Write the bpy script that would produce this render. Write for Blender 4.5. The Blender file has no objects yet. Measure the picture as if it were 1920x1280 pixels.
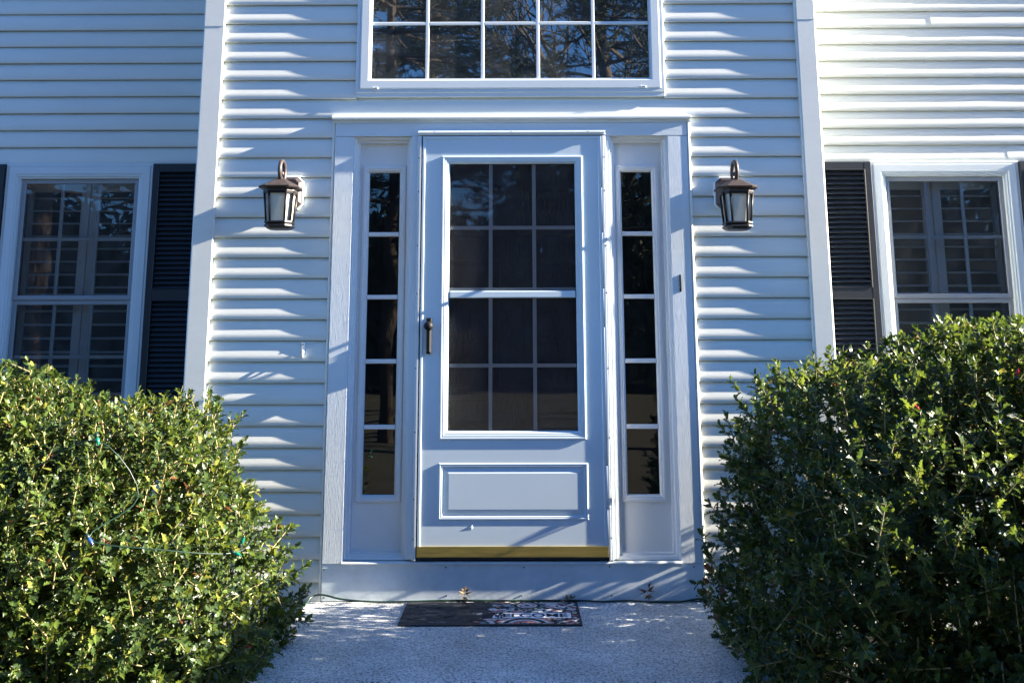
import bpy, bmesh, math, random
import numpy as np
from mathutils import Vector, Matrix
random.seed(7); rng = np.random.default_rng(7)
C = bpy.context.scene.collection
SC = bpy.context.scene

# ------------------------------------------------------------------ camera
YAW, PITCH, ROLL = -0.0041749, 0.1928973, -0.0023799
CAM = Vector((0.0239, -5.1824, 1.1692)); F, CX, CY = 1923.0, 960.0, 280.6
_fw = Vector((math.sin(YAW)*math.cos(PITCH), math.cos(YAW)*math.cos(PITCH), math.sin(PITCH)))
_rt = Vector((math.cos(YAW), -math.sin(YAW), 0)); _up = _rt.cross(_fw)
RT = _rt*math.cos(ROLL)+_up*math.sin(ROLL); UP = -_rt*math.sin(ROLL)+_up*math.cos(ROLL)
cam = bpy.data.cameras.new('camera'); camo = bpy.data.objects.new('camera', cam); C.objects.link(camo)
camo.matrix_world = Matrix(((RT.x, UP.x, -_fw.x, CAM.x), (RT.y, UP.y, -_fw.y, CAM.y), (RT.z, UP.z, -_fw.z, CAM.z), (0, 0, 0, 1)))
cam.sensor_width = 36; cam.lens = 36*F/1920; cam.shift_y = -(640-CY)/1920; cam.clip_end = 500; cam.clip_start = .05
SC.camera = camo

# ------------------------------------------------------------------ sky, sun, exposure
SUN = Vector((1.0, -0.047, 0.40)).normalized()            # towards the sun: far round to the right, skimming the facade
EL = math.asin(SUN.z); AZ = math.atan2(SUN.x, SUN.y)
w = bpy.data.worlds.new('World'); SC.world = w; w.use_nodes = True
nt = w.node_tree; bg = nt.nodes['Background']
sky = nt.nodes.new('ShaderNodeTexSky'); sky.sky_type = 'NISHITA'; sky.sun_disc = False
sky.sun_elevation = EL; sky.sun_rotation = AZ; sky.air_density = 1.0; sky.dust_density = 0; sky.ozone_density = 10; sky.altitude = 1500
nt.links.new(sky.outputs[0], bg.inputs[0]); bg.inputs[1].default_value = .057
sl = bpy.data.lights.new('sun', 'SUN'); sl.energy = 5.0; sl.angle = math.radians(.4); sl.color = (1, .885, .735)
so = bpy.data.objects.new('sun', sl); C.objects.link(so)
so.rotation_euler = SUN.to_track_quat('Z', 'Y').to_euler()
SC.view_settings.view_transform = 'Standard'; SC.view_settings.look = 'None'
SC.view_settings.gamma = 1; SC.view_settings.use_curve_mapping = False
SC.view_settings.exposure = 2.83

# ------------------------------------------------------------------ measuring: photograph point + known depth -> place
def U(px, py, Y=0.0):
    d = _fw + RT*((px-CX)/F) - UP*((py-CY)/F)
    return CAM + d*((Y-CAM.y)/d.y)
def UX(px, py, Y=0.0): return U(px, py, Y).x
def UZ(px, py, Y=0.0): return U(px, py, Y).z
def UG(px, py, z=0.0):
    d = _fw + RT*((px-CX)/F) - UP*((py-CY)/F)
    return CAM + d*((z-CAM.z)/d.z)

# ------------------------------------------------------------------ materials
def mat(name, col, rough=.5, metal=0, spec=.5, bump=None, vary=0.0, vscale=3.0, vstretch=(1, 1, 1), dark=None):
    m = bpy.data.materials.new(name); m.use_nodes = True
    n, l = m.node_tree.nodes, m.node_tree.links; p = n['Principled BSDF']
    p.inputs['Base Color'].default_value = (*col, 1); p.inputs['Roughness'].default_value = rough
    p.inputs['Metallic'].default_value = metal; p.inputs['Specular IOR Level'].default_value = spec
    tc = n.new('ShaderNodeTexCoord')
    if vary:
        mp = n.new('ShaderNodeMapping'); mp.inputs['Scale'].default_value = vstretch
        nz = n.new('ShaderNodeTexNoise'); nz.inputs['Scale'].default_value = vscale; nz.inputs['Detail'].default_value = 5; nz.inputs['Roughness'].default_value = .65
        cr = n.new('ShaderNodeValToRGB'); d = dark or tuple(c*(1-vary) for c in col)
        cr.color_ramp.elements[0].position = .3; cr.color_ramp.elements[0].color = (*d, 1)
        cr.color_ramp.elements[1].position = .6; cr.color_ramp.elements[1].color = (*col, 1)
        l.new(tc.outputs['Object'], mp.inputs[0]); l.new(mp.outputs[0], nz.inputs[0]); l.new(nz.outputs[0], cr.inputs[0]); l.new(cr.outputs[0], p.inputs['Base Color'])
    if bump:
        sc, st, dist = bump
        mp = n.new('ShaderNodeMapping'); mp.inputs['Scale'].default_value = st
        nz = n.new('ShaderNodeTexNoise'); nz.inputs['Scale'].default_value = sc; nz.inputs['Detail'].default_value = 3
        b = n.new('ShaderNodeBump'); b.inputs['Strength'].default_value = 1; b.inputs['Distance'].default_value = dist
        l.new(tc.outputs['Object'], mp.inputs[0]); l.new(mp.outputs[0], nz.inputs[0]); l.new(nz.outputs[0], b.inputs['Height']); l.new(b.outputs[0], p.inputs['Normal'])
    return m
def glass(name, refl, tint, rough=.0, wav=0.0, haze=.03):
    m = bpy.data.materials.new(name); m.use_nodes = True; n, l = m.node_tree.nodes, m.node_tree.links; n.remove(n['Principled BSDF'])
    g = n.new('ShaderNodeBsdfGlossy'); g.inputs['Roughness'].default_value = rough; g.inputs['Color'].default_value = (.95, .93, .86, 1)
    t = n.new('ShaderNodeBsdfTransparent'); t.inputs['Color'].default_value = (*tint, 1)
    fr = n.new('ShaderNodeFresnel'); fr.inputs['IOR'].default_value = 1.5
    mm = n.new('ShaderNodeMath'); mm.operation = 'ADD'; mm.inputs[1].default_value = refl; mm.use_clamp = True
    mx = n.new('ShaderNodeMixShader'); l.new(fr.outputs[0], mm.inputs[0]); l.new(mm.outputs[0], mx.inputs[0]); l.new(t.outputs[0], mx.inputs[1]); l.new(g.outputs[0], mx.inputs[2])
    df = n.new('ShaderNodeBsdfDiffuse'); df.inputs['Color'].default_value = (.6, .62, .62, 1); m2 = n.new('ShaderNodeMixShader')  # pale diffuse mix paints a haze over the glass, lifting its darks
    tc = n.new('ShaderNodeTexCoord'); sm = n.new('ShaderNodeTexNoise'); sm.inputs['Scale'].default_value = 7; sm.inputs['Detail'].default_value = 6; sm.inputs['Distortion'].default_value = 1.5
    mr = n.new('ShaderNodeMapRange'); mr.inputs[1].default_value = .35; mr.inputs[2].default_value = .75; mr.inputs[3].default_value = haze*.6; mr.inputs[4].default_value = haze*1.8
    l.new(tc.outputs['Object'], sm.inputs[0]); l.new(sm.outputs[0], mr.inputs[0]); l.new(mr.outputs[0], m2.inputs[0])
    l.new(mx.outputs[0], m2.inputs[1]); l.new(df.outputs[0], m2.inputs[2]); l.new(m2.outputs[0], n['Material Output'].inputs[0])
    if wav:
        nz = n.new('ShaderNodeTexNoise'); nz.inputs['Scale'].default_value = 2.2; nz.inputs['Detail'].default_value = 1
        b = n.new('ShaderNodeBump'); b.inputs['Distance'].default_value = wav
        l.new(tc.outputs['Object'], nz.inputs[0]); l.new(nz.outputs[0], b.inputs['Height']); l.new(b.outputs[0], g.inputs['Normal'])
    return m
def leafmat(name, col, trans, rough=.4):
    m = mat(name, col, rough, spec=.4); n, l = m.node_tree.nodes, m.node_tree.links; p = n['Principled BSDF']; out = n['Material Output']
    tr = n.new('ShaderNodeBsdfTranslucent'); tr.inputs['Color'].default_value = (*trans, 1)
    mx = n.new('ShaderNodeMixShader'); mx.inputs[0].default_value = .28
    l.new(p.outputs[0], mx.inputs[1]); l.new(tr.outputs[0], mx.inputs[2]); l.new(mx.outputs[0], out.inputs[0])
    return m
VINYL = mat('white_vinyl', (.735, .757, .70), .42, bump=(60, (.6, 8, 8), .0004), vary=.06, vscale=1.3, vstretch=(1, 1, 4))
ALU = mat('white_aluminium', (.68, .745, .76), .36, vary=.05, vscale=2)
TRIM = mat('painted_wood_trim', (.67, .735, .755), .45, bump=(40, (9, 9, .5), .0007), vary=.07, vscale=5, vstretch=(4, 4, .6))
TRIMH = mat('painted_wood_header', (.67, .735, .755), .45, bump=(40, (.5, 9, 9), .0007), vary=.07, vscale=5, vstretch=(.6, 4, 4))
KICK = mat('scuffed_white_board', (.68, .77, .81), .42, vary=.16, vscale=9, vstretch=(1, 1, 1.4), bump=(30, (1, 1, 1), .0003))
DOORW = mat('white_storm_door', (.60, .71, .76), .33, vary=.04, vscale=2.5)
PANELW = mat('sidelight_white', (.78, .78, .76), .4, vary=.05, vscale=3)
GREYT = mat('grey_sash', (.30, .32, .34), .4)
GRID = mat('grille_grey', (.74, .79, .82), .45)
BLACKP = mat('black_shutter', (.016, .021, .027), .5, bump=(60, (1, 1, 6), .0003), vary=.25, vscale=6)
ISHUT = mat('interior_shutter_white', (.78, .77, .74), .5)
BRASS = mat('worn_brass', (.62, .46, .13), .3, metal=.9, vary=.3, vscale=4, vstretch=(1.2, 1, 14), bump=(30, (.4, 1, 30), .0003))
BRONZE = mat('oil_rubbed_bronze', (.018, .016, .018), .42, metal=.35, vary=.35, vscale=30, dark=(.010, .009, .010))
BRONZE2 = mat('weathered_bronze', (.062, .049, .046), .5, metal=.3, vary=.4, vscale=22, dark=(.04, .03, .028))
FROST = mat('frosted_lantern_glass', (.62, .62, .52), .35, vary=.18, vscale=14)
BLACKM = mat('dark_handle_metal', (.008, .008, .009), .55, spec=.2)
SCREW = mat('dark_screw', (.02, .02, .025), .5)
STEEL = mat('tarnished_steel', (.25, .25, .26), .4, metal=.7, vary=.6, vscale=60)
MAROON = mat('maroon_entry_door', (.17, .06, .055), .45, vary=.3, vscale=3)
INTER = mat('dim_interior', (.16, .15, .14), .8)
GL_UP = glass('low_e_glass', .20, (.55, .6, .6), .0, .002, .05)
GL_SIDE = glass('sidelight_glass', .03, (.5, .5, .5), .0, .002, .010)
GL_WIN = glass('window_glass', .0, (.88, .91, .94), .0, .003, .04)
GL_DOOR = glass('storm_glass', .0, (.9, .9, .92), .02, .002, .02)
SCREEN = bpy.data.materials.new('insect_screen'); SCREEN.use_nodes = True
def _screen():
    n, l = SCREEN.node_tree.nodes, SCREEN.node_tree.links; p = n['Principled BSDF']; p.inputs['Base Color'].default_value = (.075, .068, .075, 1); p.inputs['Roughness'].default_value = .6
    tc = n.new('ShaderNodeTexCoord'); nz = n.new('ShaderNodeTexNoise'); mp = n.new('ShaderNodeMapping'); mp.inputs['Scale'].default_value = (220, 1, 14); nz.inputs['Scale'].default_value = 1; nz.inputs['Detail'].default_value = 3
    l.new(tc.outputs['Object'], mp.inputs[0]); l.new(mp.outputs[0], nz.inputs[0])
    mr = n.new('ShaderNodeMapRange'); mr.inputs[1].default_value = .35; mr.inputs[2].default_value = .7; mr.inputs[3].default_value = .3; mr.inputs[4].default_value = .62
    l.new(nz.outputs[0], mr.inputs[0]); t = n.new('ShaderNodeBsdfTransparent'); mx = n.new('ShaderNodeMixShader')
    l.new(mr.outputs[0], mx.inputs[0]); l.new(t.outputs[0], mx.inputs[1]); l.new(p.outputs[0], mx.inputs[2]); l.new(mx.outputs[0], n['Material Output'].inputs[0])
_screen()
CORD = mat('dark_green_rubber', (.012, .035, .022), .4)
BULBG = mat('green_bulb', (.006, .16, .09), .15, spec=.6)
BULBB = mat('blue_bulb', (.03, .07, .33), .15, spec=.6)
BULBR = mat('red_bulb', (.35, .012, .018), .15, spec=.6)
OAK = mat('dead_oak_leaf', (.16, .075, .03), .7, vary=.5, vscale=60)
OAK2 = mat('pale_dead_leaf', (.19, .125, .055), .7, vary=.4, vscale=60)
def granite():
    m = mat('speckled_granite', (.3, .3, .3), .45); n, l = m.node_tree.nodes, m.node_tree.links; p = n['Principled BSDF']
    tc = n.new('ShaderNodeTexCoord')
    v = n.new('ShaderNodeTexVoronoi'); v.inputs['Scale'].default_value = 150
    nz = n.new('ShaderNodeTexNoise'); nz.inputs['Scale'].default_value = 95; nz.inputs['Detail'].default_value = 4; nz.inputs['Roughness'].default_value = .8
    big = n.new('ShaderNodeTexNoise'); big.inputs['Scale'].default_value = 3; big.inputs['Detail'].default_value = 5
    cr = n.new('ShaderNodeValToRGB'); e = cr.color_ramp.elements
    e[0].position = .37; e[0].color = (.17, .18, .19, 1); e[1].position = .48; e[1].color = (.60, .63, .63, 1); x = e.new(.63); x.color = (.80, .82, .82, 1)
    sv = n.new('ShaderNodeSeparateColor'); mixf = n.new('ShaderNodeMath'); mixf.operation = 'MULTIPLY_ADD'; mixf.inputs[1].default_value = .28
    l.new(tc.outputs['Object'], v.inputs[0]); l.new(tc.outputs['Object'], nz.inputs[0]); l.new(tc.outputs['Object'], big.inputs[0])
    l.new(v.outputs['Color'], sv.inputs[0]); l.new(sv.outputs[0], mixf.inputs[0])
    sb = n.new('ShaderNodeMath'); sb.operation = 'SUBTRACT'; sb.inputs[1].default_value = .14; l.new(nz.outputs[0], sb.inputs[0]); l.new(sb.outputs[0], mixf.inputs[2])
    l.new(mixf.outputs[0], cr.inputs[0])
    mr = n.new('ShaderNodeMapRange'); mr.inputs[1].default_value = .3; mr.inputs[2].default_value = .7; mr.inputs[3].default_value = .70; mr.inputs[4].default_value = 1.10; l.new(big.outputs[0], mr.inputs[0])
    mx = n.new('ShaderNodeMix'); mx.data_type = 'RGBA'; mx.blend_type = 'MULTIPLY'; mx.inputs[0].default_value = 1
    l.new(cr.outputs[0], mx.inputs[6]); l.new(mr.outputs[0], mx.inputs[7]); l.new(mx.outputs[2], p.inputs['Base Color'])
    b = n.new('ShaderNodeBump'); b.inputs['Distance'].default_value = .0015; l.new(nz.outputs[0], b.inputs['Height']); l.new(b.outputs[0], p.inputs['Normal'])
    return m
GRANITE = granite()
LAWN = mat('autumn_lawn', (.028, .030, .015), .9, vary=.5, vscale=.8, dark=(.016, .014, .008), bump=(40, (1, 1, 1), .03))
MULCH = mat('bark_mulch', (.045, .03, .02), .95, vary=.6, vscale=40, bump=(60, (1, 1, 1), .03))
PATH = mat('weathered_path', (.09, .088, .085), .85, vary=.3, vscale=3)
FOUND = mat('concrete_foundation', (.18, .175, .165), .9, vary=.3, vscale=8)
ROOFM = mat('dark_shingle', (.06, .06, .065), .9, vary=.4, vscale=20)
BARK = mat('pine_bark', (.075, .056, .043), .9, vary=.6, vscale=9, vstretch=(3, 3, .7), bump=(12, (3, 3, .6), .04))
GBARK = mat('grey_bark', (.075, .068, .06), .9, vary=.4, vscale=8)
NEEDLE = mat('pine_needles', (.035, .055, .02), .7, vary=.5, vscale=1.5)
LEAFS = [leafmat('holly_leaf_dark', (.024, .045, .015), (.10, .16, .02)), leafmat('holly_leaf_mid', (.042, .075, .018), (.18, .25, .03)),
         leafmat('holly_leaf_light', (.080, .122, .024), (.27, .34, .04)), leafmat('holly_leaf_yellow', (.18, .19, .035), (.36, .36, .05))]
LEAFB = leafmat('holly_leaf_brown', (.15, .06, .025), (.2, .08, .03), .6)
TWIG = mat('holly_twig', (.27, .23, .10), .7, vary=.4, vscale=20)

# ------------------------------------------------------------------ mesh helpers
class MB:
    def __init__(s): s.v = []; s.f = []; s.m = []; s.sm = []
    def add(s, vs, fs, m=0, smooth=False):
        o = len(s.v); s.v += [tuple(v) for v in vs]
        for f in fs: s.f.append(tuple(i+o for i in f)); s.m.append(m); s.sm.append(smooth)
    def box(s, x0, x1, y0, y1, z0, z1, m=0):
        s.add([(x0, y0, z0), (x1, y0, z0), (x1, y1, z0), (x0, y1, z0), (x0, y0, z1), (x1, y0, z1), (x1, y1, z1), (x0, y1, z1)],
              [(0, 3, 2, 1), (4, 5, 6, 7), (0, 1, 5, 4), (1, 2, 6, 5), (2, 3, 7, 6), (3, 0, 4, 7)], m)
    def frame(s, x0, x1, z0, z1, prof, cap=False, m=0):
        """mitred picture-frame moulding in the facade plane; prof = (inset, y) from the outer back edge to the inner one"""
        o = len(s.v)
        for i, y in prof: s.v += [(x0+i, y, z0+i), (x1-i, y, z0+i), (x1-i, y, z1-i), (x0+i, y, z1-i)]
        for k in range(len(prof)-1):
            for j in range(4):
                a = o+k*4+j; b = o+k*4+(j+1) % 4
                s.f.append((a, b, b+4, a+4)); s.m.append(m); s.sm.append(False)
        if cap: e = o+(len(prof)-1)*4; s.f.append((e, e+1, e+2, e+3)); s.m.append(m); s.sm.append(False)
    def board(s, x0, x1, z0, z1, yb, yf, c=.003, m=0): s.frame(x0, x1, z0, z1, [(0, yb), (0, yf+c), (c*.3, yf+c*.3), (c, yf)], True, m)
    def tube(s, pts, r, n=8, m=0, cap=True):
        pts = [Vector(p) for p in pts]; o = len(s.v); k = len(pts)
        rr = r if isinstance(r, (list, tuple)) else [r]*k
        d0 = (pts[1]-pts[0]).normalized(); a = d0.orthogonal().normalized()
        for i, p in enumerate(pts):
            d = (pts[min(i+1, k-1)]-pts[max(i-1, 0)]).normalized(); a = (a-d*a.dot(d))
            a = a.normalized() if a.length > 1e-6 else d.orthogonal().normalized(); b = d.cross(a)
            for j in range(n):
                t = 2*math.pi*j/n; s.v.append(tuple(p+(a*math.cos(t)+b*math.sin(t))*rr[i]))
        for i in range(k-1):
            for j in range(n): s.f.append((o+i*n+j, o+i*n+(j+1) % n, o+(i+1)*n+(j+1) % n, o+(i+1)*n+j)); s.m.append(m); s.sm.append(True)
        if cap:
            s.f.append(tuple(o+j for j in range(n-1, -1, -1))); s.f.append(tuple(o+(k-1)*n+j for j in range(n))); s.m += [m, m]; s.sm += [False, False]
    def loops(s, loops, m=0, cap0=True, cap1=True, smooth=False):
        """skin between rings of equal count"""
        o = len(s.v); n = len(loops[0])
        for L in loops: s.v += [tuple(p) for p in L]
        for i in range(len(loops)-1):
            for j in range(n): s.f.append((o+i*n+j, o+i*n+(j+1) % n, o+(i+1)*n+(j+1) % n, o+(i+1)*n+j)); s.m.append(m); s.sm.append(smooth)
        if cap0: s.f.append(tuple(o+j for j in range(n-1, -1, -1))); s.m.append(m); s.sm.append(False)
        if cap1: s.f.append(tuple(o+(len(loops)-1)*n+j for j in range(n))); s.m.append(m); s.sm.append(False)
    def ball(s, c, r, m=0, n=10, sz=1.0):
        c = Vector(c); L = []
        for i in range(1, 7):
            t = math.pi*i/7; L.append([c+Vector((r*math.sin(t)*math.cos(2*math.pi*j/n), r*math.sin(t)*math.sin(2*math.pi*j/n), -r*sz*math.cos(t))) for j in range(n)])
        s.loops(L, m, smooth=True)
    def mesh(s, name, mats):
        me = bpy.data.meshes.new(name); me.from_pydata(s.v, [], s.f); me.polygons.foreach_set('material_index', s.m); me.polygons.foreach_set('use_smooth', s.sm)
        for x in (mats if isinstance(mats, (list, tuple)) else [mats]): me.materials.append(x)
        bm = bmesh.new(); bm.from_mesh(me); bmesh.ops.recalc_face_normals(bm, faces=bm.faces); bm.to_mesh(me); bm.free(); me.update(); return me
    def build(s, name, mats, parent=None, loc=None, label=None):
        return link(name, s.mesh(name, mats), parent, loc, label)
def link(name, me, parent=None, loc=None, label=None):
    o = bpy.data.objects.new(name, me); C.objects.link(o)
    if parent: o.parent = parent
    if loc is not None: o.location = loc
    if label: o['label'] = label
    return o
def tag(o, label=None, cat=None, group=None, kind=None):
    if label: o['label'] = label
    if cat: o['category'] = cat
    if group: o['group'] = group
    if kind: o['kind'] = kind
    return o
def thing(name, label, cat, loc=(0, 0, 0), rz=0, group=None):
    o = bpy.data.objects.new(name, None); C.objects.link(o); o.location = loc; o.rotation_euler = (0, 0, rz); o.empty_display_size = .1
    return tag(o, label, cat, group)
def node(name, parent, label=None):
    o = bpy.data.objects.new(name, None); C.objects.link(o); o.parent = parent; o.empty_display_size = .05
    if label: o['label'] = label
    return o

# ------------------------------------------------------------------ setting: ground, path, steps
GZ = -.47
b = MB(); n = 40
xs = np.concatenate([np.linspace(-90, -8, 14), np.linspace(-7, 7, 15), np.linspace(8, 90, 14)]); ys = np.concatenate([np.linspace(-90, -10, 14), np.linspace(-9, 9, 13), np.linspace(12, 60, 6)])
vs = [(x, y, GZ-.04+(.05*math.sin(x*.9)*math.cos(y*.7) if y < -3 else 0)) for y in ys for x in xs]
b.add(vs, [(j*len(xs)+i, j*len(xs)+i+1, (j+1)*len(xs)+i+1, (j+1)*len(xs)+i) for j in range(len(ys)-1) for i in range(len(xs)-1)], 0, True)
tag(b.build('ground', LAWN), kind='structure')
for sx in (-1, 1):
    b = MB(); b.box(min(sx*.99, sx*5.2), max(sx*.99, sx*5.2), -1.95, .74 if sx else 0, GZ-.05, GZ+.02); tag(b.build('garden_bed', MULCH), kind='structure')
b = MB(); b.board(-.75, .75, 0, 1, 0, 0) if False else None
b.box(-.7, .7, -9.5, -1.75, GZ-.05, GZ+.02); tag(b.build('front_path', PATH), kind='structure')
# granite landing with a rock-faced front edge
SLX0, SLX1, SLF = -.968, .952, -1.205
b = MB()
nx, ny = 60, 3
top = [[(SLX0+(SLX1-SLX0)*i/nx, yy, 0) for i in range(nx+1)] for yy in (-.003, -.6, SLF+.012)]
b.add([p for r in top for p in r], [(j*(nx+1)+i, (j+1)*(nx+1)+i, (j+1)*(nx+1)+i+1, j*(nx+1)+i+1) for j in range(2) for i in range(nx)])
fr = [[(SLX0+(SLX1-SLX0)*i/nx, SLF+(.012 if k == 0 else random.uniform(-.006, .010)), -.18*k/5) for i in range(nx+1)] for k in range(6)]
b.add([p for r in fr for p in r], [(j*(nx+1)+i, (j+1)*(nx+1)+i, (j+1)*(nx+1)+i+1, j*(nx+1)+i+1) for j in range(5) for i in range(nx)])
for x in (SLX0, SLX1): b.add([(x, -.003, 0), (x, SLF+.012, 0), (x, SLF+.005, -.18), (x, -.003, -.18)], [(0, 1, 2, 3)])
tag(b.build('front_landing', GRANITE), kind='structure')
b = MB(); b.box(SLX0+.04, SLX1-.04, SLF+.06, -.02, GZ-.05, -.1801); b.box(SLX0-.02, SLX1+.02, SLF-.36, SLF+.055, GZ-.05, -.19); tag(b.build('front_step', GRANITE), kind='structure')

# ------------------------------------------------------------------ the house
house = thing('house', 'white clapboard house front with a projecting entry bay, storm door and black shutters', 'house', (0, 0, 0))
EX, Z0 = .10284, -.221                                        # exposure of one course, butt of the lowest
T = .0135
WY = .75                                                       # the wings stand this far behind the bay
LX0, LX1, RX0, RX1 = -1.617, -1.512, 1.492, 1.597
def clap(x0, x1, z, Y, top=EX+.012, wav=.0, off=0.0, seed=0, cut=None):
    """one bowed vinyl course: butt at z, face leaning back to the next butt"""
    n = max(2, int((x1-x0)/.09)); b = MB(); rows = []
    prof = [(.0005, .0165), (0, .0025), (.0008, .0008), (.002, 0), (.034, .0040), (.066, .0081), (.0998, .0126), (.1001, .0205), (top, .0215)]
    r = random.Random(seed); ph = [r.uniform(0, 6.28) for _ in range(4)]; a = [r.uniform(.4, 1) for _ in range(4)]
    for dz, dy in prof:
        row = []
        for i in range(n+1):
            x = x0+(x1-x0)*i/n
            wv = wav*(a[0]*math.sin(x*4.1+ph[0])+a[1]*math.sin(x*9.3+ph[1])+.5*a[2]*math.sin(x*17+ph[2]))*math.sin(min(1, max(0, dz/.1))*3.1)
            row.append((x, Y+dy-off+wv, z+dz+wav*.5*math.sin(x*2.3+ph[3])))
        rows.append(row)
    fs = [(j*(n+1)+i, j*(n+1)+i+1, (j+1)*(n+1)+i+1, (j+1)*(n+1)+i) for j in range(len(prof)-1) for i in range(n)]
    b.add([p for rw in rows for p in rw], fs, 0, True); b.sm = [j >= 3 for j in range(len(prof)-1) for i in range(n)]
    o = b.build('clapboard', VINYL, house); return o
CASX0, CASX1 = UX(626, 228), UX(1290, 228)                    # outside of the channel round the door casing
CAPZ = UZ(958, 217)                                           # top of the drip cap
WX0, WX1, WZ0 = UX(667, 172), UX(1247, 170), UZ(960, 180)      # upper window outside
NC = 36
for k in range(-1, NC):
    z = Z0+EX*k; sd = 100+k
    spans = [(LX1-.012, RX0+.012)]
    tp = EX+.012
    if z+.01 < CAPZ-.02: spans = [(LX1-.012, CASX0+.008), (CASX1-.008, RX0+.012)]
    elif z+EX*.8 > WZ0: spans = [(LX1-.012, WX0+.006), (WX1-.006, RX0+.012)]
    for i, (a, c) in enumerate(spans): clap(a, c, z, 0, tp, .00025, 0, sd*7+i)
WINL = (UX(15, 310, WY), UX(290.5, 309.5, WY), UZ(150, 310, WY)); WINR = (UX(1629.5, 302.5, WY), UX(1906, 299, WY), UZ(1760, 301, WY))
ww = (WINL[1]-WINL[0]+WINR[1]-WINR[0])/2
WZT = (WINL[2]+WINR[2])/2; WZB = WZT-1.52
for side in (-1, 1):
    for k in range(-1, 50):
        z = Z0+EX*k
        if side < 0: full = (-5.6, LX0+.02)
        else: full = (RX1-.02, 5.6)
        W0, W1 = (WINL[0], WINL[1]) if side < 0 else (WINR[0], WINR[1])
        spans = [full]
        if z < WZT-.03 and z+EX > WZB: spans = [(full[0], W0+.008), (W1-.008, full[1])]
        for i, (a, c) in enumerate(spans):
            r = random.Random(k*31+side); 
            if c-a > 2.5 and (k % 2 == 0 or 24 <= k <= 29):
                cut = r.uniform(a+.8, c-.8) if not (side < 0 and 24 <= k <= 29) else [-2.15, -2.3, -2.52, -2.66, -2.8, -2.9][k-24]
                clap(a, cut+.03, z, WY, EX+.012, .0007, 0, k*5+i+side*999); clap(cut, c, z, WY, EX+.012, .0007, .0024, k*9+i+side*777)
            else: clap(a, c, z, WY, EX+.012, .0007, 0, k*5+i+side*999)
# corner boards of the bay (vinyl posts), each in two lengths with a lap joint
def cornerpost(x0, x1, side, zj):
    out = x0 if side < 0 else x1
    for z0, z1, g in ((GZ+.15, zj+.012, 0), (zj, 3.75, .0015)):
        b = MB(); yf = -.012-g; q = .004
        xa, xb = x0-g*.5, x1+g*.5
        ring = [(xa, .03), (xa, yf+q), (xa+q, yf), (xb-q, yf), (xb, yf+q), (xb, .03)]
        if side < 0: ring = [(xa-.004, .11), (xa-.004, yf+q+.004), (xa+q, yf), (xb-.003, yf), (xb-.0008, yf+.0008), (xb, yf+.003), (xb, .03), (xa+.02, .11)]
        else: ring = [(xa, .03), (xa, yf+.008), (xa+.004, yf+.002), (xa+.012, yf), (xb-q, yf), (xb+.004, yf+q+.004), (xb+.004, .11), (xb-.02, .11)]
        b.loops([[(x, y, z0) for x, y in ring], [(x, y, z1) for x, y in ring]]); b.build('corner_board', VINYL, house)
cornerpost(LX0, LX1, -1, UZ(405, 51)); cornerpost(RX0, RX1, 1, UZ(1510, 38))
# the bay's side walls, foundation, rooms behind the glass
for side, x in ((-1, LX0), (1, RX1)):
    b = MB(); dx = side
    for k in range(-1, 50):
        z = Z0+EX*k
        b.add([(x+dx*.0, .1, z), (x+dx*.0, WY+.02, z), (x-dx*.0135, WY+.02, z+EX), (x-dx*.0135, .1, z+EX), (x-dx*.0135, .1, z), (x-dx*.0135, WY+.02, z)], [(0, 1, 2, 3), (0, 1, 5, 4)])
    b.build('side_wall', VINYL, house)
b = MB(); b.box(LX0+.03, RX1-.03, .035, .2, GZ-.2, Z0-.1); b.box(-5.6, LX0+.03, WY+.04, WY+.2, GZ-.2, Z0-.1); b.box(RX1-.03, 5.6, WY+.04, WY+.2, GZ-.2, Z0-.1); b.build('foundation', FOUND, house)
# sheathing behind the siding, with openings
def sheath(b, x0, x1, z0, z1, y0, y1, holes):
    xs = sorted({x0, x1, *[h[0] for h in holes], *[h[1] for h in holes]}); zs = sorted({z0, z1, *[h[2] for h in holes], *[h[3] for h in holes]})
    for i in range(len(xs)-1):
        for j in range(len(zs)-1):
            mx, mz = (xs[i]+xs[i+1])/2, (zs[j]+zs[j+1])/2
            if not any(h[0] < mx < h[1] and h[2] < mz < h[3] for h in holes): b.box(xs[i], xs[i+1], y0, y1, zs[j], zs[j+1])
UG0, UG1, UGB = UX(690, 149), UX(1219, 148), UZ(955, 148)      # upper window glass
b = MB()
sheath(b, LX0+.02, RX1-.02, GZ, 3.9, .045, .12, [(UX(664, 256)-.005, UX(1251, 256)+.005, .16, UZ(960, 256)), (UG0-.02, UG1+.02, UGB-.02, 3.75)])
for (W0, W1) in ((WINL[0], WINL[1]), (WINR[0], WINR[1])):
    X0, X1 = (-5.6, LX0+.02) if W0 < 0 else (RX1-.02, 5.6)
    sheath(b, X0, X1, GZ, 5.1, WY+.045, WY+.12, [(W0+.08, W1-.08, WZB+.07, WZT-.07)])
b.box(LX0+.02, LX0+.06, .12, WY+.05, GZ, 3.9); b.box(RX1-.06, RX1-.02, .12, WY+.05, GZ, 3.9)
b.build('sheathing', INTER, house)
b = MB(); b.box(-5.6, 5.6, 4.2, 4.3, GZ, 5.1); b.box(-5.7, -5.6, WY+.045, 4.3, GZ, 5.1); b.box(5.6, 5.7, WY+.045, 4.3, GZ, 5.1); b.box(-5.6, 5.6, WY+.12, 4.2, -.02, .05)
b.box(-1.3, -1.2, WY+.13, 4.2, GZ, 5.1); b.box(1.2, 1.3, WY+.13, 4.2, GZ, 5.1); b.box(LX0+.06, RX1-.06, .12, WY+.12, -.02, .12); b.build('interior_wall', INTER, house)
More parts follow.
